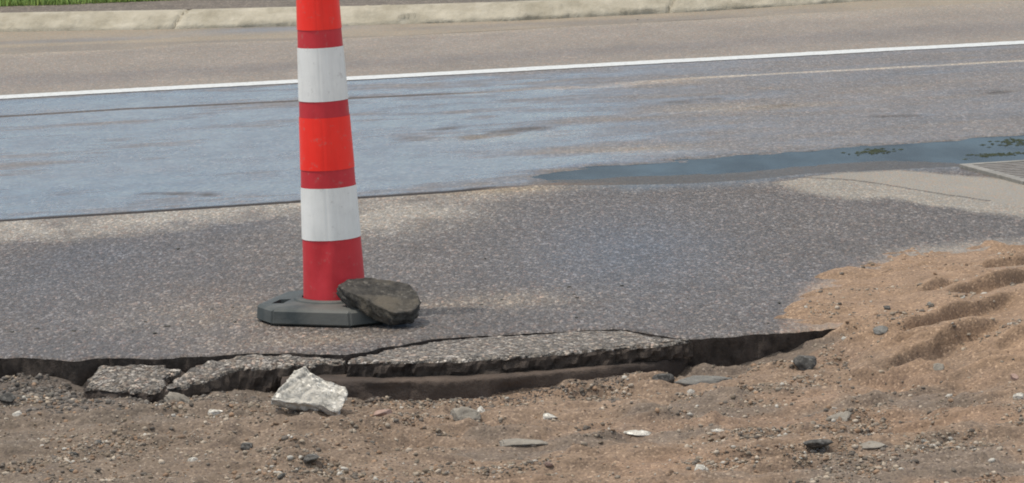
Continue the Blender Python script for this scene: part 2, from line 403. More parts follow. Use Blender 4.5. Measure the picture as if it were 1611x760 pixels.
# painted edge line
M_PAINT = NT('worn white paint'); _v = M_PAINT.coord(); M_PAINT.rough(.55)
M_PAINT.col(M_PAINT.mix((.55, .56, .55), (.34, .33, .31), M_PAINT.ramp(M_PAINT.noise(_v, 45, 6, .7), [(.49, 0.), (.70, 1.)]))); M_PAINT.bump(M_PAINT.noise(_v, 90, 3), .002); M_PAINT = M_PAINT.m
xs = columns(-3.2, 3.4, .012, (-60, 60))
t = np.linspace(-1, 1, 5)[None, :]
XX = np.repeat(xs[:, None], 5, 1); YY = c_line(xs)[:, None]+t*(.088+fbm(XX*25, t*3+XX*0, 91, 3)*.008)
ZZ = -.002 + fbm(XX*1.1, YY*.8, 71, 3)*.002 + .0025
tag(link('road_line', grid_mesh('line', XX, YY, ZZ), M_PAINT), kind='structure')

# puddle in the gutter
def water_mat():
    m = NT('puddle water'); v = m.coord((1, .4, 1))
    m.col(m.ramp(m.noise(v, 1.5, 3), [(.3, (.012, .018, .024)), (.7, (.03, .032, .03))]))
    m.rough(m.ramp(m.noise(v, 3.0, 4), [(.35, .14), (.7, .30)])); m.b.inputs['IOR'].default_value = 1.33; m.b.inputs['Specular IOR Level'].default_value = .2
    m.bump(m.noise(v, 14, 3), .0012, .5)
    d = m.n('BsdfDiffuse'); d.inputs[0].default_value = (.03, .032, .03, 1); mx = m.n('MixShader'); mx.inputs[0].default_value = .60
    m.l(d.outputs[0], mx.inputs[1]); m.l(m.b.outputs[0], mx.inputs[2]); m.l(mx.outputs[0], m.t.nodes['Material Output'].inputs[0])
    return m.m
M_WATER = water_mat()
xs = np.arange(-.2, 3.6, .03)
XX, YY = loft(xs, lambda x: c_joint(x)-.012, lambda x: l_pu(x)+.25, 30)
tag(link('puddle', grid_mesh('puddle', XX, YY, XX*0-.0068), M_WATER, smooth=True), kind='structure')
# dark green flecks scattered on the puddle
M_FLECK = rough_mat('green algae', (.02, .028, .014), (.045, .055, .028), 40, .004)
bm = bmesh.new()
for (px, py, rx, ry) in [(1372, 236, .06, .07), (1575, 240, .12, .06), (1598, 221, .08, .12)]:
    c = P(px, py, 0); rg_ = np.random.default_rng(px)
    for q in range(70):
        ax_ = rg_.normal()*.5*rx*1.3; ay_ = rg_.normal()*.45*ry; rr_ = rg_.uniform(.003, .012)
        cc = bm.verts.new((c.x+ax_, c.y+ay_+ax_*.25, -.0045+rg_.uniform(0, .0015)))
        rim_ = [bm.verts.new((cc.co.x+rr_*1.8*math.cos(k)*rg_.uniform(.6, 1.2), cc.co.y+rr_*math.sin(k)*rg_.uniform(.6, 1.2), -.0075)) for k in np.arange(0, 6.2, .9)]
        for k in range(len(rim_)): bm.faces.new((cc, rim_[k], rim_[(k+1) % len(rim_)]))
me = bpy.data.meshes.new('flecks'); bm.to_mesh(me); bm.free()
tag(link('flecks', me, M_FLECK), 'dark green flecks lying in patches on the roadside puddle', 'flecks', kind='stuff')

# ------------------------------------------------------------------ far gutter, kerb, path, verge
def strip(name, fa, fb, za, zb, mat, rows=24, tint=None, st=.02):
    xs = columns(-3.6, 3.8, st, (-60, 60))
    X, Y = loft(xs, fa, fb, rows); t = np.linspace(0, 1, rows)[None, :]
    Z = za+(zb-za)*t+X*0
    at = {}
    if tint: at = tint(X, Y)
    return tag(link(name, grid_mesh(name, X, Y, Z, attrs=at), mat, smooth=True), kind='structure')
def t_gut(X, Y):
    s = fbm(X*.8, (Y-X*.1)*4, 101, 4)
    T = np.ones(X.shape+(3,))*np.array([.225, .19, .14])
    T = lerp3(T, (.17, .15, .125), sst(0, .5, s)*.8)
    T = lerp3(T, (.13, .14, .155), np.clip(blob(X, Y, 430, 43, .45, .25)+blob(X, Y, 150, 60, .5, .12)*.6, 0, 1)*.8)
    return {'tint': T, 'gloss': .8-.35*blob(X, Y, 430, 43, .45, .25), 'grain': X*0+1}
strip('gutter', c_gut, c_curb, -.002, -.012, asphalt_mat('gutter concrete', .008, .2, .0008), tint=t_gut)
# kerb: rough worn concrete with a rounded nose, cracked open at two places
prof = [(0, -.03), (0, .0), (.022, .016), (.055, .036), (.09, .055), (.13, .072), (.17, .082), (.20, .086), (.24, .087)]
xs = columns(-3.6, 3.8, .012, (-60, 60))
XX = np.repeat(xs[:, None], len(prof), 1); u = np.arange(len(prof))[None, :]+XX*0
PY = np.array([p[0] for p in prof])[None, :]; PZ = np.array([p[1] for p in prof])[None, :]
w = np.minimum(1, u/2)*(u < 7)
YY = c_curb(XX)+PY+fbm(XX*5, u*.9, 111, 6, .72)*.045*w
ZZ = PZ+fbm(XX*4, u*.8+7, 113, 6, .72)*.024*w
for (px, py, sl_) in ((268, 42, .05), (1046, 17, .03)):
    c = P(px, py); dcr = np.abs(XX-(c.x+.012*u)+fbm(u*2, u*0, 3, 2)*.02)
    k = np.exp(-(dcr/.010)**2)*(u > 0); YY = YY+k*.03; ZZ = ZZ-k*.012
ZZ = np.where(ZZ > 0, ZZ*.9, ZZ)
M_KERB = rough_mat('worn kerb concrete', (.27, .24, .18), (.44, .40, .32), 5, .014)
tag(link('kerb', grid_mesh('kerb', XX, YY, ZZ), M_KERB), kind='structure')
c_kb = lambda x: c_curb(x)+.24
c_path = lambda x: c_curb(x)+.24+.36+np.clip((x+2.6)*.36, 0, .6)+np.clip((x+1.0)*.4, 0, 3)
M_PATH = rough_mat('old path asphalt', (.11, .09, .072), (.16, .135, .11), 8, .003, .01)
strip('path', c_kb, c_path, .077, .09, M_PATH, 10)
M_TURF = rough_mat('turf soil', (.045, .06, .015), (.09, .12, .03), 20, .01)
strip('verge', c_path, lambda x: c_path(x)*0+900, .092, .092, M_TURF, 6, st=.2)
# grass blades of the verge
rng = np.random.default_rng(5); N = 26000
gx = rng.uniform(-4.2, 1.2, N); gy = c_path(gx)-.02+rng.uniform(0, 1, N)**1.5*1.6
ph = rng.uniform(0, 2*math.pi, N); hh = rng.uniform(.012, .035, N)*(1+.4*fbm(gx*3, gy*3, 7, 3)); ww = rng.uniform(.0025, .005, N); ln = rng.uniform(.1, .6, N)
V = np.zeros((N, 4, 3)); cx, sx = np.cos(ph), np.sin(ph)
V[:, 0] = np.stack([gx-cx*ww, gy-sx*ww, gx*0+.09], 1); V[:, 1] = np.stack([gx+cx*ww, gy+sx*ww, gx*0+.09], 1)
V[:, 2] = np.stack([gx+cx*ww*.5-sx*hh*ln, gy+sx*ww*.5+cx*hh*ln, .09+hh], 1); V[:, 3] = np.stack([gx-cx*ww*.5-sx*hh*ln, gy-sx*ww*.5+cx*hh*ln, .09+hh], 1)
me = raw_mesh('grass', V.reshape(-1, 3), np.arange(N*4).reshape(N, 4))
gc = np.array([.16, .24, .06])[None]*rng.uniform(.6, 1.5, (N, 1))+rng.uniform(0, 1, (N, 1))**4*np.array([[.12, .09, .02]])
put_attr(me, 'tint', np.repeat(gc, 4, 0))
tag(link('grass', me, M_STONES), 'short green grass growing behind the far kerb path', 'grass', kind='stuff')

# ------------------------------------------------------------------ dirt terrain
ctrl = [(-250, 600, -.06), (0, 597, -.062), (60, 605, -.066), (130, 613, -.075), (300, 614, -.082), (450, 622, -.088), (600, 632, -.100), (700, 632, -.103),
        (800, 626, -.100), (900, 613, -.095), (1000, 601, -.084), (1060, 594, -.098), (1150, 592, -.101), (1218, 588, -.096), (1256, 568, -.072), (1285, 552, -.055), (1312, 536, -.038), (1330, 524, -.018), (1346, 514, -.001),
        (1290, 505, .006), (1278, 485, .006), (1285, 462, .006), (1335, 436, .006), (1450, 412, .005), (1611, 402, .002), (1760, 396, .002),
        (1310, 480, .020), (1340, 455, .022), (1330, 500, .010), (1300, 488, .016), (1300, 468, .018), (1380, 500, .024), (1450, 430, .018), (1611, 418, .012),
        (1225, 505, -.08), (1225, 465, -.05), (1170, 540, -.1), (1100, 545, -.1), (1290, 430, -.05), (1440, 395, -.05), (1611, 385, -.05), (1760, 380, -.05), (1100, 470, -.1), (1300, 390, -.1), (1611, 360, -.1), (900, 500, -.1), (500, 500, -.1), (0, 500, -.1),
        (1380, 480, .022), (1480, 460, .042), (1611, 445, .055), (1400, 520, .006), (1500, 515, .025), (1611, 510, .042), (1760, 480, .07),
        (1380, 560, -.036), (1480, 565, -.022), (1611, 565, -.004), (1320, 580, -.064), (1400, 615, -.066), (1500, 620, -.055), (1611, 625, -.04), (1760, 620, -.02),
        (-200, 700, -.066), (0, 690, -.07), (200, 680, -.072), (400, 680, -.066), (600, 690, -.082), (800, 690, -.084), (1000, 680, -.078), (1200, 670, -.078), (1400, 680, -.074), (1611, 700, -.062), (1760, 700, -.05),
        (480, 648, -.078), (0, 790, -.07), (400, 790, -.07), (800, 790, -.075), (1200, 790, -.07), (1611, 790, -.06)]
CP = np.array([tuple(P(a, b, c)) for a, b, c in ctrl])
def smooth_base(X, Y):
    num = np.zeros_like(X); den = np.zeros_like(X)
    for cx_, cy_, cz_ in CP:
        d2 = (X-cx_)**2+((Y-cy_)*.75)**2
        w = 1/(d2+.0009)**1.6
        num += w*cz_; den += w
    return num/den
# ledges left by tyre lugs in the heap: from, to, height
ledges = [((1490, 489), (1640, 460), .046, .9), ((1410, 533), (1588, 500), .042, 1), ((1395, 567), (1565, 537), .038, 1), ((1440, 590), (1520, 580), .010, .7),
          ((1445, 487), (1495, 476), .022, .6), ((1540, 431), (1640, 422), .026, .7), ((1560, 560), (1635, 548), .022, .7), ((1330, 602), (1460, 588), .024, .8),
          ((1250, 680), (1390, 672), .008, 1), ((1180, 700), (1300, 700), .010, 1), ((1330, 640), (1500, 618), .009, .9), ((1500, 650), (1620, 630), .009, 1),
          ((820, 670), (980, 664), .006, 1), ((600, 690), (760, 690), .007, 1), ((1060, 640), (1200, 632), .007, 1), ((200, 700), (340, 690), .005, 1),
          ((880, 720), (1060, 712), .006, 1), ((1400, 745), (1611, 715), .008, 1), ((1180, 755), (1420, 728), .008, 1), ((300, 738), (520, 730), .005, 1)]
def terrain(X, Y):
    b = smooth_base(X, Y)
    wx = X+fbm(X*3, Y*3, 203, 3)*.04; wy = Y+fbm(X*3+5, Y*3, 207, 3)*.05
    amp = sst(-.03, .03, -b)*.8+.2
    z = b + fbm(wx*3, wy*3, 211, 3)*.010*amp
    rid = 1-np.abs(fbm(wx*5, (wy-wx*.2)*9, 213, 4))*2
    z = z + (rid-.6)*.016*amp + np.maximum(0, fbm(X*6, (Y-X*.15)*16, 219, 3, .5)-.10)*.045*amp
    z = z + fbm(X*22, Y*30, 217, 3, .5)*.0050*(.08+.92*amp)
    lum = np.maximum(0, fbm(X*44, Y*44, 223, 2)-.18)*np.maximum(0, fbm(X*5, Y*5, 227, 2)+.25)
    z = z + lum*.022*amp
    for (a, c, hgt, jit) in ledges:
        A = P(a[0], a[1], -.02 if a[1] < 600 else -.07); C = P(c[0], c[1], -.02 if c[1] < 600 else -.07)
        dx, dy = C.x-A.x, C.y-A.y; L = math.hypot(dx, dy); ux, uy = dx/L, dy/L
        s_ = ((X-A.x)*ux+(Y-A.y)*uy)/L
        n_ = -(X-A.x)*uy*-1*-1 + (Y-A.y)*ux if False else (-(X-A.x)*uy+(Y-A.y)*ux)
        n_ = n_ + fbm(X*18, Y*18, 231, 2)*.008*jit + fbm(X*5, Y*5, 233, 2)*.02
        env = sst(-.1, .15, s_)*sst(1.1, .88, s_)*np.clip(1+fbm(X*7, Y*3, 239, 3)*.7, .3, 1.3)
        z = z + hgt*1.3*env*np.interp(n_, [-.20, -.07, -.030, -.017, -.004, .006, .03, .16], [0, -.26, -.48, -.52, .44, .5, .38, 0])
    return z
def dirt_tint(X, Y, Z):
    T = np.ones(X.shape+(3,))*np.array([.215, .152, .106])
    g = fbm(X*2.2, (Y-X*.15)*3.5, 241, 4)
    T = lerp3(T, (.150, .122, .098), sst(-.05, .35, g)*.75)               # greyer gravelly patches
    leftg = sst(.3, -1.2, X)
    T = lerp3(T, (.150, .122, .096), leftg*.75)
    T = lerp3(T, (.25, .163, .107), sst(.1, .5, fbm(X*3+4, Y*5, 247, 3))*sst(-.6, .5, X)*.6)
    T = lerp3(T, (.248, .166, .108), sst(-.035, .005, Z)*sst(.62, .72, X)*.95)
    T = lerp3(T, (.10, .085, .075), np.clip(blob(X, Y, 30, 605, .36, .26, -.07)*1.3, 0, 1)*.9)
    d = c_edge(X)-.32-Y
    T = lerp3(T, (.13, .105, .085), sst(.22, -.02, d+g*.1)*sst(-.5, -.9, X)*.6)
    return T
xs = np.arange(-1.75, 1.95, .0052); ys = np.arange(6.9, 11.4, .0065)
X, Y = np.meshgrid(xs, ys, indexing='ij')
Z = terrain(X, Y)
inside = Y-c_edge(X)
keep = (inside < .12) | (Z > -.012)
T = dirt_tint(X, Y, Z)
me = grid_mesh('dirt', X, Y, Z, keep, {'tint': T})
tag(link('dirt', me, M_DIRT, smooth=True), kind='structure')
# coarser dirt further out, towards and beside the viewer
xs2 = np.concatenate([np.linspace(-30, -1.8, 120), np.arange(-1.75, 1.96, .05), np.linspace(2.0, 30, 120)])
ys2 = np.concatenate([np.linspace(-20, 5.9, 90), np.arange(6., 11.5, .08)])
X2, Y2 = np.meshgrid(xs2, ys2, indexing='ij')
Z2 = np.where(X2 < 1.9, np.minimum(smooth_base(X2, Y2), -.06), np.minimum(.05, smooth_base(np.minimum(X2, 2.4), Y2)))+fbm(X2*2, Y2*2, 301, 4)*.02
hole = (X2 > -1.72) & (X2 < 1.9) & (Y2 > 6.95) & (Y2 < 11.3)
k2 = ~hole & ((Y2 < c_edge(X2)+.1) | ((X2 > 1.8) & (Z2 > -.01)))
Z2 = np.where((X2 > -1.9) & (X2 < 2.1) & (Y2 > 6.85), Z2-.02, Z2)
tag(link('outer_dirt', grid_mesh('outer', X2, Y2, Z2, k2, {'tint': dirt_tint(X2, Y2, Z2)}), M_DIRT, smooth=True), kind='structure')
def tz(x, y): return float(terrain(np.array([[x]]), np.array([[y]]))[0, 0])
def on_dirt(px, py):
    z = -.08
    for _ in range(6):
        p = P(px, py, z); z = .5*z+.5*tz(p.x, p.y)
    p = P(px, py, z); return p

# ------------------------------------------------------------------ stones
def ico(sub):
    bm = bmesh.new(); bmesh.ops.create_icosphere(bm, subdivisions=sub, radius=1)
    V = np.array([v.co[:] for v in bm.verts]); F = np.array([[v.index for v in f.verts] for f in bm.faces]); bm.free(); return V, F
def chip_shape(V, rng, cuts, lo=.45, hi=.9):
    V = V.copy()
    for _ in range(cuts):
        n = rng.normal(size=3); n /= np.linalg.norm(n); d = rng.uniform(lo, hi)
        s = V@n; V -= np.clip(s-d, 0, None)[:, None]*n[None]
    return V
V1, F1 = ico(1); V2, F2 = ico(2)
V4, F4 = ico(4); V5, F5 = ico(5)
def n3(V, s, seed):
    return fbm(V[:, 0]*s+V[:, 2]*s*.7, V[:, 1]*s-V[:, 2]*s*.6, seed, 4, .6)
def stones(name, N, place, sizes, cols, seed, sink=.25, flat=(.4, .9), vf=None):
    rng = np.random.default_rng(seed)
    vb, fb = vf or (V1, F1)
    var = [chip_shape(vb, rng, 7) for _ in range(24)]
    x, y, z = place; n = len(x)
    k = len(vb); VV = np.zeros((n, k, 3)); TT = np.zeros((n, k, 3))
    for i in range(n):
        s = sizes[i]; v = var[rng.integers(24)]*np.array([rng.uniform(.8, 1.4), rng.uniform(.7, 1.1), rng.uniform(*flat)])*s
        rot = np.array(Euler((rng.uniform(-.5, .5), rng.uniform(-.5, .5), rng.uniform(0, 6.28))).to_matrix())
        VV[i] = v@rot.T+np.array([x[i], y[i], z[i]+s*(.5-sink*1.6)])
        TT[i] = cols[i]
    F = (fb[None]+np.arange(n)[:, None, None]*k).reshape(-1, 3)
    me = raw_mesh(name, VV.reshape(-1, 3), F); put_attr(me, 'tint', TT.reshape(-1, 3))
    return link(name, me, M_STONES)
rng = np.random.default_rng(11)
pal = np.array([[.20, .18, .155], [.13, .12, .11], [.28, .25, .21], [.11, .10, .09], [.24, .17, .12], [.33, .30, .26], [.17, .145, .115], [.19, .14, .105]])
def pick_dirt(n, seed, ymax=1.0):
    rng = np.random.default_rng(seed)
    x = rng.uniform(-1.6, 1.8, n*8); y = rng.uniform(7.1, 10.6, n*8)
    d = c_edge(x)-y
    dens = .06+4.2*np.clip(fbm(x*4, (y-x*.2)*6, 401, 5, .65)-.04, 0, 1)+.08*(x < -.2)
    zz = terrain(x[:, None], y[:, None])[:, 0]
    dens = np.where(zz > -.035, dens*.22, dens)
    ok = ((d > .03) | (zz > .004)) & (rng.uniform(0, 1, n*8) < dens*.75)
    x, y, zz = x[ok][:n], y[ok][:n], zz[ok][:n]
    return x, y, zz
pl = pick_dirt(54000, 21); n = len(pl[0])
sz = .0018+.0024*rng.pareto(2.5, n); sz = np.clip(sz, .0018, .009)
ci = rng.integers(0, len(pal), n); cols = pal[ci]*rng.uniform(.7, 1.2, (n, 1))*np.array([[1.15, 1.06, .96]])
wh = rng.uniform(0, 1, n) < .05; cols[wh] = (.42, .39, .34)
tag(stones('gravel', n, pl, sz, cols, 31), 'loose mixed gravel and crumbs strewn over the reddish dirt', 'gravel', kind='stuff')
# dark asphalt crumbs at the left end of the broken edge; shade made of crumbs along its foot
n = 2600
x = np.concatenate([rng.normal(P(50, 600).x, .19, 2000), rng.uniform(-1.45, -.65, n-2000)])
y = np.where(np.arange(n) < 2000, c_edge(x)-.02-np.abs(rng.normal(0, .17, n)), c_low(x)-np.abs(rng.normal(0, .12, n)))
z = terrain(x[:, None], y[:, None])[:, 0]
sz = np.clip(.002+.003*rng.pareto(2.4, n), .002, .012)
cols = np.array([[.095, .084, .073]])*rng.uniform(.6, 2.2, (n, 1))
xf_ = rng.uniform(P(540, 610).x, P(1000, 600).x, 1800); yf_ = c_low(xf_)-.01-np.abs(rng.normal(0, .085, 1800)); zf_ = terrain(xf_[:, None], yf_[:, None])[:, 0]  # fine dark crumbs laid to imitate the wall's shade on the dirt
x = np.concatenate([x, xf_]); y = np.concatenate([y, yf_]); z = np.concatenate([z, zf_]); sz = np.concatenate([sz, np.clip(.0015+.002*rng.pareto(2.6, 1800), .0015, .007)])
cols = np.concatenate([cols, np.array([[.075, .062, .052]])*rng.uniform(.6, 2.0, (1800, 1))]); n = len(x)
tag(stones('rubble_and_foot_shade', n, (x, y, z), sz, cols, 33), 'dark asphalt crumbs at the broken pavement edge, finer ones added as shade along its foot', 'rubble', kind='stuff')

def rock(name, px, py, w, d, h, mat, seed, label, cat='stone', cuts=14, rot=None, sink=.28, rough=.06, group=None, lo=.5, hi=.9, surf='dirt', up=None, vf=None):
    """one stone: w, d, h in metres; px, py where its foot meets the ground in the photograph"""
    rng = np.random.default_rng(seed)
    vb, fb = vf or (V4, F4)
    V = chip_shape(vb, rng, cuts, lo, hi)
    V = V/np.abs(V).max(0)[None]
    N = vb/np.linalg.norm(vb, axis=1)[:, None]
    V = V + N*(n3(vb*1.0, 2.2, seed)*rough*1.6 + n3(vb, 7, seed+3)*rough)[:, None]
    V = V*np.array([w/2, d/2, h/2])
    e = rot or (rng.uniform(-.15, .15), rng.uniform(-.15, .15), rng.uniform(-.4, .4))
    V = V@np.array(Euler(e).to_matrix()).T
    if surf == 'dirt': p = on_dirt(px, py)
    else: p = P(px, py, surf)
    p = Vector((p.x, p.y+d*.3, p.z)); zb = V[:, 2].min()
    V[:, 2] -= zb + h*sink
    me = raw_mesh(name, V, fb); o = link(name, me, mat); o.location = p
    return tag(o, label, cat, group)
rock('concrete_chunk', 277, 641, .078, .06, .052, M_GREYR, 1021, 'small pale grey two-humped chunk in front of the cracked slab piece', 'concrete chunk', 10, rough=.14)
rock('concrete_chunk', 733, 662, .085, .06, .045, M_GREYR, 1033, 'low pale grey lump with pebbles in front of the middle of the edge', 'concrete chunk', 10, rough=.15)
rock('stone', 757, 652, .026, .024, .026, M_CONC, 1034, 'small round white pebble touching the low pale lump')
rock('asphalt_lump', 1268, 585, .066, .06, .058, M_DARKR, 1041, 'blackish angular asphalt lump at the foot of the reddish heap', 'asphalt lump', 12)
rock('asphalt_lump', 1044, 603, .06, .05, .034, M_DARKR, 1043, 'dark rounded asphalt lump lying left of the thin flat slab', 'asphalt lump', 10)
rock('asphalt_lump', 1108, 606, .15, .07, .030, M_FLATR, 1049, 'thin flat grey asphalt slab lying right of the dark rounded lump', 'asphalt slab', 8, (.0, .02, .05))
rock('stone', 822, 701, .13, .07, .02, M_GREYR, 1051, 'long flat pale grey stone sunk in the foreground dirt', sink=.35, rot=(0, 0, .05))
rock('stone', 1003, 685, .075, .05, .016, M_CONC, 1053, 'flat whitish stone half sunk right of the long flat grey one', sink=.3, rot=(0, 0, 0))
rock('stone', 864, 659, .045, .035, .018, M_CONC, 1055, 'small whitish flake between the broken edge and the long flat stone')
rock('stone', 1130, 682, .034, .02, .014, M_CONC, 1057, 'small white sliver on dirt right of the flat whitish stone')
rock('stone', 1100, 740, .03, .03, .016, M_CONC, 1059, 'small white pebble near the bottom, right of centre')
rock('stone', 1088, 619, .024, .02, .016, M_CONC, 1061, 'little white pebble just in front of the thin flat slab')
rock('stone', 602, 655, .045, .04, .026, M_PINKR, 1063, 'small pink stone right of the large whitish chunk')
rock('stone', 490, 727, .04, .035, .026, M_DARKR, 1065, 'dark stone in the foreground below the large whitish chunk')
rock('stone', 388, 708, .034, .03, .022, M_DARKR, 1067, 'small dark stone left of and below the large whitish chunk')
rock('stone', 28, 655, .03, .03, .022, M_CONC, 1069, 'small pale stone at the left side below the dark crumbs')
rock('stone', 8, 636, .06, .05, .04, M_DARKR, 1071, 'dark lump at the left edge of the dark crumbs', 'stone')
rock('stone', 303, 728, .026, .022, .018, M_CONC, 1073, 'white pebble alone in the left foreground dirt')
rock('stone', 340, 653, .045, .03, .02, M_CONC, 1075, 'white sliver of stone between the two-humped chunk and the large chunk')
rock('stone', 178, 655, .03, .022, .012, M_CONC, 1077, 'thin white flake in front of the leftmost cracked slab piece')
rock('stone', 1471, 449, .05, .05, .018, M_FLATR, 1079, 'flat bluish grey stone high on the reddish heap', rot=(.1, .2, .2))
rock('stone', 1387, 524, .044, .04, .022, M_FLATR, 1081, 'bluish grey stone on the left flank of the reddish heap')
rock('stone', 1396, 487, .022, .02, .016, M_DARKR, 1083, 'dark pebble above the bluish grey stone on the heap flank')
rock('stone', 1325, 660, .07, .05, .028, M_GREYR, 1085, 'broad grey stone at the foot of the heap', sink=.25)
rock('stone', 1290, 704, .075, .05, .022, M_DARKR, 1087, 'flat dark stone in the gravel below the broad grey stone', sink=.25)
rock('stone', 1370, 704, .085, .06, .014, M_GREYR, 1089, 'flat pale grey flake right of the flat dark stone', sink=.3, rot=(0, 0, .1))
rock('stone', 1476, 582, .05, .04, .03, M_GREYR, 1091, 'grey stone at the end of the lowest ledge of the heap')
rock('stone', 1604, 628, .03, .024, .022, M_CONC, 1093, 'pale pebble at the right edge below the heap')
rock('stone', 1597, 597, .022, .02, .02, M_PINKR, 1095, 'tan pebble at the right edge on the heap slope')
# medium pebbles one can pick out, spread through the dirt
rng = np.random.default_rng(77)
pb = pick_dirt(40, 93); mats = [M_GREYR, M_DARKR, M_CONC, M_FLATR, M_PINKR]
base_p = []
for k in range(10):
    v = chip_shape(V2, rng, 8); me = raw_mesh('pebble', v*np.array([1, .85, .62]), F2)
    me.materials.append(mats[[0, 0, 3, 3, 0, 2, 0, 4, 2, 0][k]]); base_p.append(me)
words = {M_GREYR: 'grey', M_DARKR: 'dark', M_CONC: 'whitish', M_FLATR: 'bluish grey', M_PINKR: 'pinkish'}
for i in range(len(pb[0])):
    me = base_p[rng.integers(10)]; s = rng.uniform(.008, .015)
    o = bpy.data.objects.new('pebble', me); COL.objects.link(o); o.scale = (s*rng.uniform(.8, 1.4), s, s); o.location = (pb[0][i], pb[1][i], pb[2][i]+s*.2)
    o.rotation_euler = (rng.uniform(-.4, .4), rng.uniform(-.4, .4), rng.uniform(0, 6.2))
    c_ = words[me.materials[0]]
    tag(o, 'small %s pebble lying loose among the gravel on the dirt' % c_, 'pebble', '%s pebbles on the dirt' % c_)
# crumbs on the asphalt
me_c = base_p[2]
spots = [(763, 407), (656, 456), (716, 460), (790, 472), (757, 480), (903, 464), (908, 469), (912, 478), (881, 452), (895, 452), (978, 450), (1082, 470), (333, 487), (366, 484), (370, 507),
         (229, 507), (244, 525), (208, 522), (136, 523), (58, 518), (280, 392), (116, 521), (263, 514), (1292, 455), (1226, 477), (1208, 509), (1076, 296), (660, 508), (678, 514), (664, 515), (907, 500), (19, 523), (1003, 32, -.0)]
for sp in spots:
    p = P(sp[0], sp[1], 0); s = random.uniform(.003, .0065)
    o = bpy.data.objects.new('asphalt_crumb', me_c); COL.objects.link(o); o.scale = (s*random.uniform(1, 1.9), s, s*.9); o.location = (p.x, p.y, s*.35 if p.y < 13 else .004)
    o.rotation_euler = (0, 0, random.uniform(0, 6))
    tag(o, 'tiny dark crumb lying on the grey pavement', 'crumb', 'dark crumbs on the pavement')

# ------------------------------------------------------------------ broken slab pieces along the edge
def slab(name, outline, thick, seed, label, mat_top=M_FRAG, cat='slab piece', jitter=.013, flare=.01, cell=.009):
    """outline: (px, py, z) of the top rim; the top is a fine grid following the rim's plane"""
    pts = [P(*p) for p in outline]
    A = np.array([[p.x, p.y, 1] for p in pts]); zc, *_ = np.linalg.lstsq(A, np.array([p.z for p in pts]), rcond=None)
    # dense outline
    D = []
    for i, p in enumerate(pts):
        q = pts[(i+1) % len(pts)]; L = (q-p).length; n = max(1, int(L/cell))
        for k in range(n): D.append(p.lerp(q, k/n))
    D = np.array([[p.x, p.y] for p in D])
    cen = D.mean(0)
    area = np.sum(D[:, 0]*np.roll(D[:, 1], -1)-np.roll(D[:, 0], -1)*D[:, 1])
    if area < 0: D = D[::-1]
    tg = np.roll(D, -1, 0)-np.roll(D, 1, 0); nr = np.stack([tg[:, 1], -tg[:, 0]], 1); nr /= np.linalg.norm(nr, axis=1)[:, None]
    s = np.arange(len(D))*cell
    D = D+nr*(fbm(D[:, 0]*40, D[:, 1]*40, seed, 4, .6)*jitter*1.6)[:, None]
    rings = [(-.022, 0, .1), (-.010, -.0005, .3), (-.003, -.003, .6), (0, -.008, 1), (flare*.3, -thick*.35, 1.3), (flare*.2, -thick*.7, 1.5), (-.004, -thick, 1.4)]
    bm = bmesh.new(); allr = []
    for off, dz, ja in rings:
        q = D+nr*off+nr*(fbm(D[:, 0]*35+dz*300, D[:, 1]*35+dz*200, seed+9, 4, .65)*jitter*ja)[:, None]
        zz = q[:, 0]*zc[0]+q[:, 1]*zc[1]+zc[2]+dz
        zz = zz + fbm(q[:, 0]*30, q[:, 1]*30, seed+2, 3)*.0025
        allr.append([bm.verts.new((a, b, c)) for (a, b), c in zip(q, zz)])
    n = len(D)
    for r in range(len(rings)-1):
        for i in range(n):
            j = (i+1) % n
            f = bm.faces.new((allr[r][j], allr[r][i], allr[r+1][i], allr[r+1][j])); f.material_index = 1 if r >= 3 else 0
    f0 = bm.faces.new(allr[0]); bmesh.ops.triangulate(bm, faces=[f0]); fb_ = bm.faces.new(allr[-1][::-1]); fb_.material_index = 1
    bmesh.ops.recalc_face_normals(bm, faces=bm.faces)
    me = bpy.data.meshes.new(name); bm.to_mesh(me); bm.free()
    o = link(name, me, [mat_top, M_CUT]); me2 = me
    return tag(o, label, cat, 'broken slab pieces along the pavement edge')
slab('slab_piece', [(133, 609, -.050), (140, 592, -.032), (162, 574, -.016), (200, 573, -.014), (222, 572, -.014), (282, 578, -.018), (268, 592, -.033), (248, 612, -.052), (205, 615, -.054), (178, 613, -.052)],
     .045, 501, 'short leftmost cracked slab piece tipped towards the dirt')
slab('slab_piece', [(258, 611, -.051), (288, 581, -.020), (304, 569, -.010), (350, 562, -.006), (400, 558.5, -.005), (450, 559, -.005), (500, 561, -.006), (542, 563, -.006),
                    (543, 567, -.010), (480, 570, -.014), (430, 577, -.022), (385, 581, -.026), (362, 588, -.034), (342, 597, -.041), (300, 607, -.050)],
     .075, 503, 'long cracked slab piece sloping down behind the large whitish chunk')
slab('slab_piece', [(548, 562, -.002), (580, 556.5, -.001), (604, 549, .0), (642, 543, .0), (684, 536, .0), (742, 530.5, 0), (802, 527.5, 0), (852, 524.5, 0), (902, 521.5, 0), (978, 520, 0), (1026, 528, 0),
                    (1064, 532, 0), (1092, 534, 0), (1060, 538, -.001), (1000, 544, -.002), (900, 553, -.003), (800, 560, -.003), (700, 566, -.004), (600, 569, -.005), (548, 568, -.006)],
     .045, 507, 'longest pale speckled slab piece right of the cone, still flush with the pavement', flare=.004)

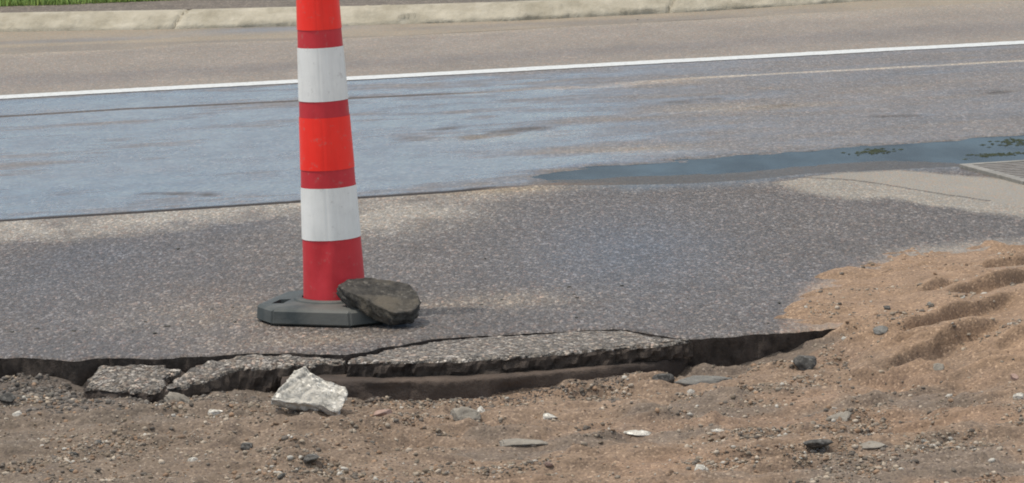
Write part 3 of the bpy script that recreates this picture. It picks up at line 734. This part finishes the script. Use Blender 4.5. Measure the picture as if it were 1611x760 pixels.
# ------------------------------------------------------------------ drain grate
K = P(1509, 263, 0); u2 = Vector((.96, .28, 0)).normalized(); u1 = Vector((u2.y, -u2.x, 0))
gr = empty('drain_grate', K+Vector((0, 0, .0))); gr.rotation_euler = (0, 0, math.atan2(u2.y, u2.x))
tag(gr, 'rusty iron drain grate with parallel bars in the gutter silt', 'drain grate')
def boxes(name, bx, mat, parent, bev=.002):
    bm = bmesh.new()
    for (x0, x1, y0, y1, z0, z1) in bx:
        r = bmesh.ops.create_cube(bm, size=1)
        for v in r['verts']: v.co = Vector((x0+(v.co.x+.5)*(x1-x0), y0+(v.co.y+.5)*(y1-y0), z0+(v.co.z+.5)*(z1-z0)))
    bmesh.ops.bevel(bm, geom=bm.edges[:], offset=bev, segments=1, affect='EDGES')
    me = bpy.data.meshes.new(name); bm.to_mesh(me); bm.free(); return link(name, me, mat, parent)
gw, gd = .9, .55
M_RIM = rough_mat('pale iron rim', (.15, .14, .12), (.27, .25, .22), 20, .001, rough=.6)
boxes('frame', [(0, gw, -.03, 0, -.02, .012), (0, gw, -gd, -gd+.035, -.02, .012), (0, .035, -gd+.0352, -.0302, -.02, .012), (gw-.035, gw, -gd+.0352, -.0302, -.02, .012)], M_RIM, gr)
nb = 11
for i in range(nb):
    yb = -.03-(gd-.065)*(i+.5)/nb
    boxes('bar', [(.036, gw-.036, yb-.011, yb+.011, -.012, .0095)], M_MET, gr)
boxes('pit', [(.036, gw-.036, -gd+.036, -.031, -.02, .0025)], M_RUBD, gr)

# ------------------------------------------------------------------ traffic cone
C0 = Vector((-.497, 9.745, 0))
cone = empty('traffic_cone', C0, R(-17.8))
tag(cone, 'tall red traffic cone with white and bright red bands on a black rubber base', 'traffic cone')
def ringmesh(name, prof, mat, parent, n=96, wob=None, smooth=True):
    V = []; F = []
    for k, (r, z) in enumerate(prof):
        for i in range(n):
            a = 2*math.pi*i/n; rr_ = r+(wob(a, z) if wob else 0)
            V.append((rr_*math.cos(a), rr_*math.sin(a), z))
    for k in range(len(prof)-1):
        for i in range(n):
            j = (i+1) % n; F.append((k*n+i, k*n+j, (k+1)*n+j, (k+1)*n+i))
    return link(name, raw_mesh(name, V, F), mat, parent, smooth)
def plastic(name, c0, c1, rough, scale=8):
    m = NT(name); v = m.coord()
    sc = m.noise(m.coord((1, 1, .12)), 60, 4, .7)
    cc = m.mix(m.ramp(m.noise(v, scale, 6, .6), [(.35, c0), (.65, c1)]), m.ramp(sc, [(.3, .92), (.55, 1.0)]), 1, 'MULTIPLY')
    gr = m.math('MULTIPLY', m.ramp(m.noise(v, 35, 6, .75), [(.58, 0.), (.72, 1.)]), .5)
    m.col(m.mix(cc, (.30, .26, .22), gr))
    m.rough(m.math('ADD', rough-.1, m.math('MULTIPLY', sc, .2))); m.b.inputs['Specular IOR Level'].default_value = .45
    m.bump(m.noise(v, 22, 3), .0012, .6)
    return m
mr = plastic('red cone plastic', (.52, .022, .030), (.62, .032, .042), .5); M_RED = mr.m
mb = plastic('bright red sheeting', (.98, .024, .012), (.99, .032, .016), .4); M_BRI = mb.m
mw = plastic('white sheeting', (.74, .735, .70), (.85, .84, .80), .42); M_WHI = mw.m
# base: a square block with cut corners, rounded top edge, low collar, hand slot
hs, ch = .19, .075
def octo(s, c): return [(-s+c, -s), (s-c, -s), (s, -s+c), (s, s-c), (s-c, s), (-s+c, s), (-s, s-c), (-s, -s+c)]
bm = bmesh.new(); rg = []
for (s, c, z) in ((hs-.006, ch, .003), (hs, ch, .008), (hs-.002, ch, .040), (hs-.009, ch-.002, .0465), (hs-.022, ch-.004, .0485), (.115, .045, .0515)):
    rg.append([bm.verts.new((x, y, z)) for x, y in octo(s, c)])
for a, b in zip(rg, rg[1:]):
    for i in range(8): bm.faces.new((a[i], a[(i+1) % 8], b[(i+1) % 8], b[i]))
bm.faces.new(rg[0][::-1]); bm.faces.new(rg[-1])
bmesh.ops.recalc_face_normals(bm, faces=bm.faces)
bv = [e for e in bm.edges if abs(e.verts[0].co.z-e.verts[1].co.z) > .02]
bmesh.ops.bevel(bm, geom=bv, offset=.006, segments=2, affect='EDGES')
me = bpy.data.meshes.new('base'); bm.to_mesh(me); bm.free()
base = link('base', me, M_RUB, cone)
def cut(o, loc, size, rz=0):
    bm = bmesh.new(); bmesh.ops.create_cube(bm, size=1)
    for v in bm.verts: v.co = Matrix.Rotation(rz, 3, 'Z')@Vector((v.co.x*size[0], v.co.y*size[1], v.co.z*size[2]))+Vector(loc)
    me = bpy.data.meshes.new('c'); bm.to_mesh(me); bm.free(); c = bpy.data.objects.new('c', me); COL.objects.link(c)
    md = o.modifiers.new('b', 'BOOLEAN'); md.operation = 'DIFFERENCE'; md.object = c; md.solver = 'EXACT'
    c.matrix_parent_inverse = Matrix(); c.parent = o.parent
    bpy.context.view_layer.update()
    ev = o.evaluated_get(bpy.context.evaluated_depsgraph_get()); nm = bpy.data.meshes.new_from_object(ev)
    o.modifiers.clear(); o.data = nm; bpy.data.objects.remove(c)
cut(base, (-.128, -.075, .05), (.034, .065, .06))
cut(base, (.128, .075, .05), (.034, .065, .06))
ringmesh('collar', [(.112, .0495), (.112, .0545), (.108, .0575), (.098, .058), (.090, .0575)], M_RUB, cone)
# sleeve of the cone, leaning a little to the left
lean = empty('body_axis', (0, 0, 0)); bpy.data.objects.remove(lean)
LM = Matrix.Rotation(R(17.8), 4, 'Z') @ Matrix.Translation((0, 0, .055)) @ Matrix.Rotation(R(-1.25), 4, 'Y') @ Matrix.Rotation(R(.4), 4, 'X')
rad = lambda h: .0868-.0352*h
def wob(a, z):   # dents and creases near the foot, slight seams
    d = 0
    d -= .0065*math.exp(-((z-.09)/.06)**2)*math.exp(-((math.atan2(math.sin(a+1.95), math.cos(a+1.95)))/.25)**2)
    d += .0045*math.exp(-((z-.11)/.05)**2)*math.exp(-((math.atan2(math.sin(a+1.55), math.cos(a+1.55)))/.18)**2)
    d += .0012*math.sin(3*a+z*14)*math.exp(-z/.2)+.0006*math.sin(5*a+z*6)
    return d
hs_ = [0, .004, .02, .05, .08, .1, .12, .14, .168, .24, .312, .34, .361, .43, .506, .53, .551, .62, .698, .72, .747, .82, .892, .93, .95]
prof = [(rad(0)+.002, -.002)]+[(rad(h), h) for h in hs_]+[(.047, .962), (.030, .966), (.024, .975), (.022, 1.0), (.025, 1.012), (.034, 1.018), (.037, 1.03), (.034, 1.045), (.02, 1.052), (.0005, 1.053)]
body = ringmesh('body', prof, M_RED, cone, wob=wob); body.matrix_local = LM
def band(h0, h1, mat, lab):
    n = 8; pr = [(rad(h0+(h1-h0)*k/n)+.0014, h0+(h1-h0)*k/n) for k in range(n+1)]
    def wb(a, z):
        d = wob(a, z)
        for sa in (-1.62, -1.30): d -= .0011*math.exp(-((math.atan2(math.sin(a-sa), math.cos(a-sa)))/.035)**2)
        return d
    o = ringmesh('reflective_band', pr, mat, body, n=160, wob=wb); o['label'] = lab
band(.168, .312, M_WHI, 'lower white reflective band'); band(.361, .506, M_BRI, 'lower bright red reflective band')
band(.551, .698, M_WHI, 'upper white reflective band'); band(.747, .892, M_BRI, 'upper bright red reflective band')

# ------------------------------------------------------------------ asphalt lump resting on the cone base
def plate(outline, thick, seed, euler, rough=.006, under=.8, top=.25):
    """a broken plate: outline in metres round the origin, jagged rim, flatter top and bottom"""
    O = np.array(outline); th = np.arctan2(O[:, 1], O[:, 0]); o = np.argsort(th); O = O[o]; th = th[o]
    Vb = V5; a = np.arctan2(Vb[:, 1], Vb[:, 0]); rho = np.hypot(Vb[:, 0], Vb[:, 1])
    rr_ = np.zeros(len(a))
    P0 = O; P1 = np.roll(O, -1, 0)
    for p, q in zip(P0, P1):
        t0 = math.atan2(p[1], p[0]); t1 = math.atan2(q[1], q[0]); dt = (t1-t0) % (2*math.pi)
        inn = ((a-t0) % (2*math.pi)) <= dt
        nx, ny = q[1]-p[1], p[0]-q[0]; dd_ = p[0]*nx+p[1]*ny
        den = np.cos(a)*nx+np.sin(a)*ny; rr_ = np.where(inn, dd_/np.where(np.abs(den) < 1e-9, 1e-9, den), rr_)
    r_ = rr_*np.minimum(1, rho*1.16)
    sz_ = np.sign(Vb[:, 2])*np.minimum(1, np.abs(Vb[:, 2])*2.0)
    r_ = r_*np.where(sz_ < 0, 1-(1-under)*(-sz_), 1.0)
    V = np.stack([np.cos(a)*r_, np.sin(a)*r_, sz_*thick/2], 1)
    side = 1-np.clip(np.abs(sz_)-.55, 0, .45)/.45
    S_ = V*1.0; nz = fbm(S_[:, 0]*22+S_[:, 2]*30, S_[:, 1]*22-S_[:, 2]*25, seed, 3, .6)*1.0+fbm(S_[:, 0]*70+S_[:, 2]*60, S_[:, 1]*70-S_[:, 2]*50, seed+1, 3, .6)*.7+fbm(S_[:, 0]*200+S_[:, 2]*180, S_[:, 1]*190-S_[:, 2]*150, seed+2, 2)*.25
    nrm = np.stack([np.cos(a)*side, np.sin(a)*side, np.sign(sz_)*(1-side*.8)], 1)
    V = V+nrm*(nz*rough*(top+(1-top)*side))[:, None]
    return V@np.array(Euler([R(e) for e in euler], 'XYZ').to_matrix()).T
V = plate([(-.118, -.01), (-.10, .035), (-.055, .075), (.055, .095), (.092, .055), (.115, -.01), (.108, -.065), (.065, -.10), (.015, -.085), (-.035, -.055), (-.085, -.045)], .052, 71, (15, 13, -8), .0125)
lump = link('asphalt_chunk', raw_mesh('asphalt_chunk', V, F5), M_CHUNK)
pc = P(595, 476, .066); lump.location = (-.368, 9.59, .063)
tag(lump, 'thick dark brown asphalt chunk resting on the cone base against the cone', 'asphalt chunk')
V = plate([(-.098, -.048), (-.070, -.005), (-.042, .044), (-.018, .056), (.006, .040), (.050, .026), (.086, .014), (.096, -.004), (.082, -.050), (.070, -.070), (.035, -.052)], .045, 171, (46, 8, 6), .012, .8, .9)
p = on_dirt(486, 650); wc = link('concrete_chunk', raw_mesh('concrete_chunk', V, F5), M_CONC); wc.location = (p.x, p.y+.055, p.z-.014-V[:, 2].min()*.88)
tag(wc, 'large whitish broken concrete chunk leaning at the foot of the broken edge', 'concrete chunk')
print('OBJECTS', len(bpy.data.objects))
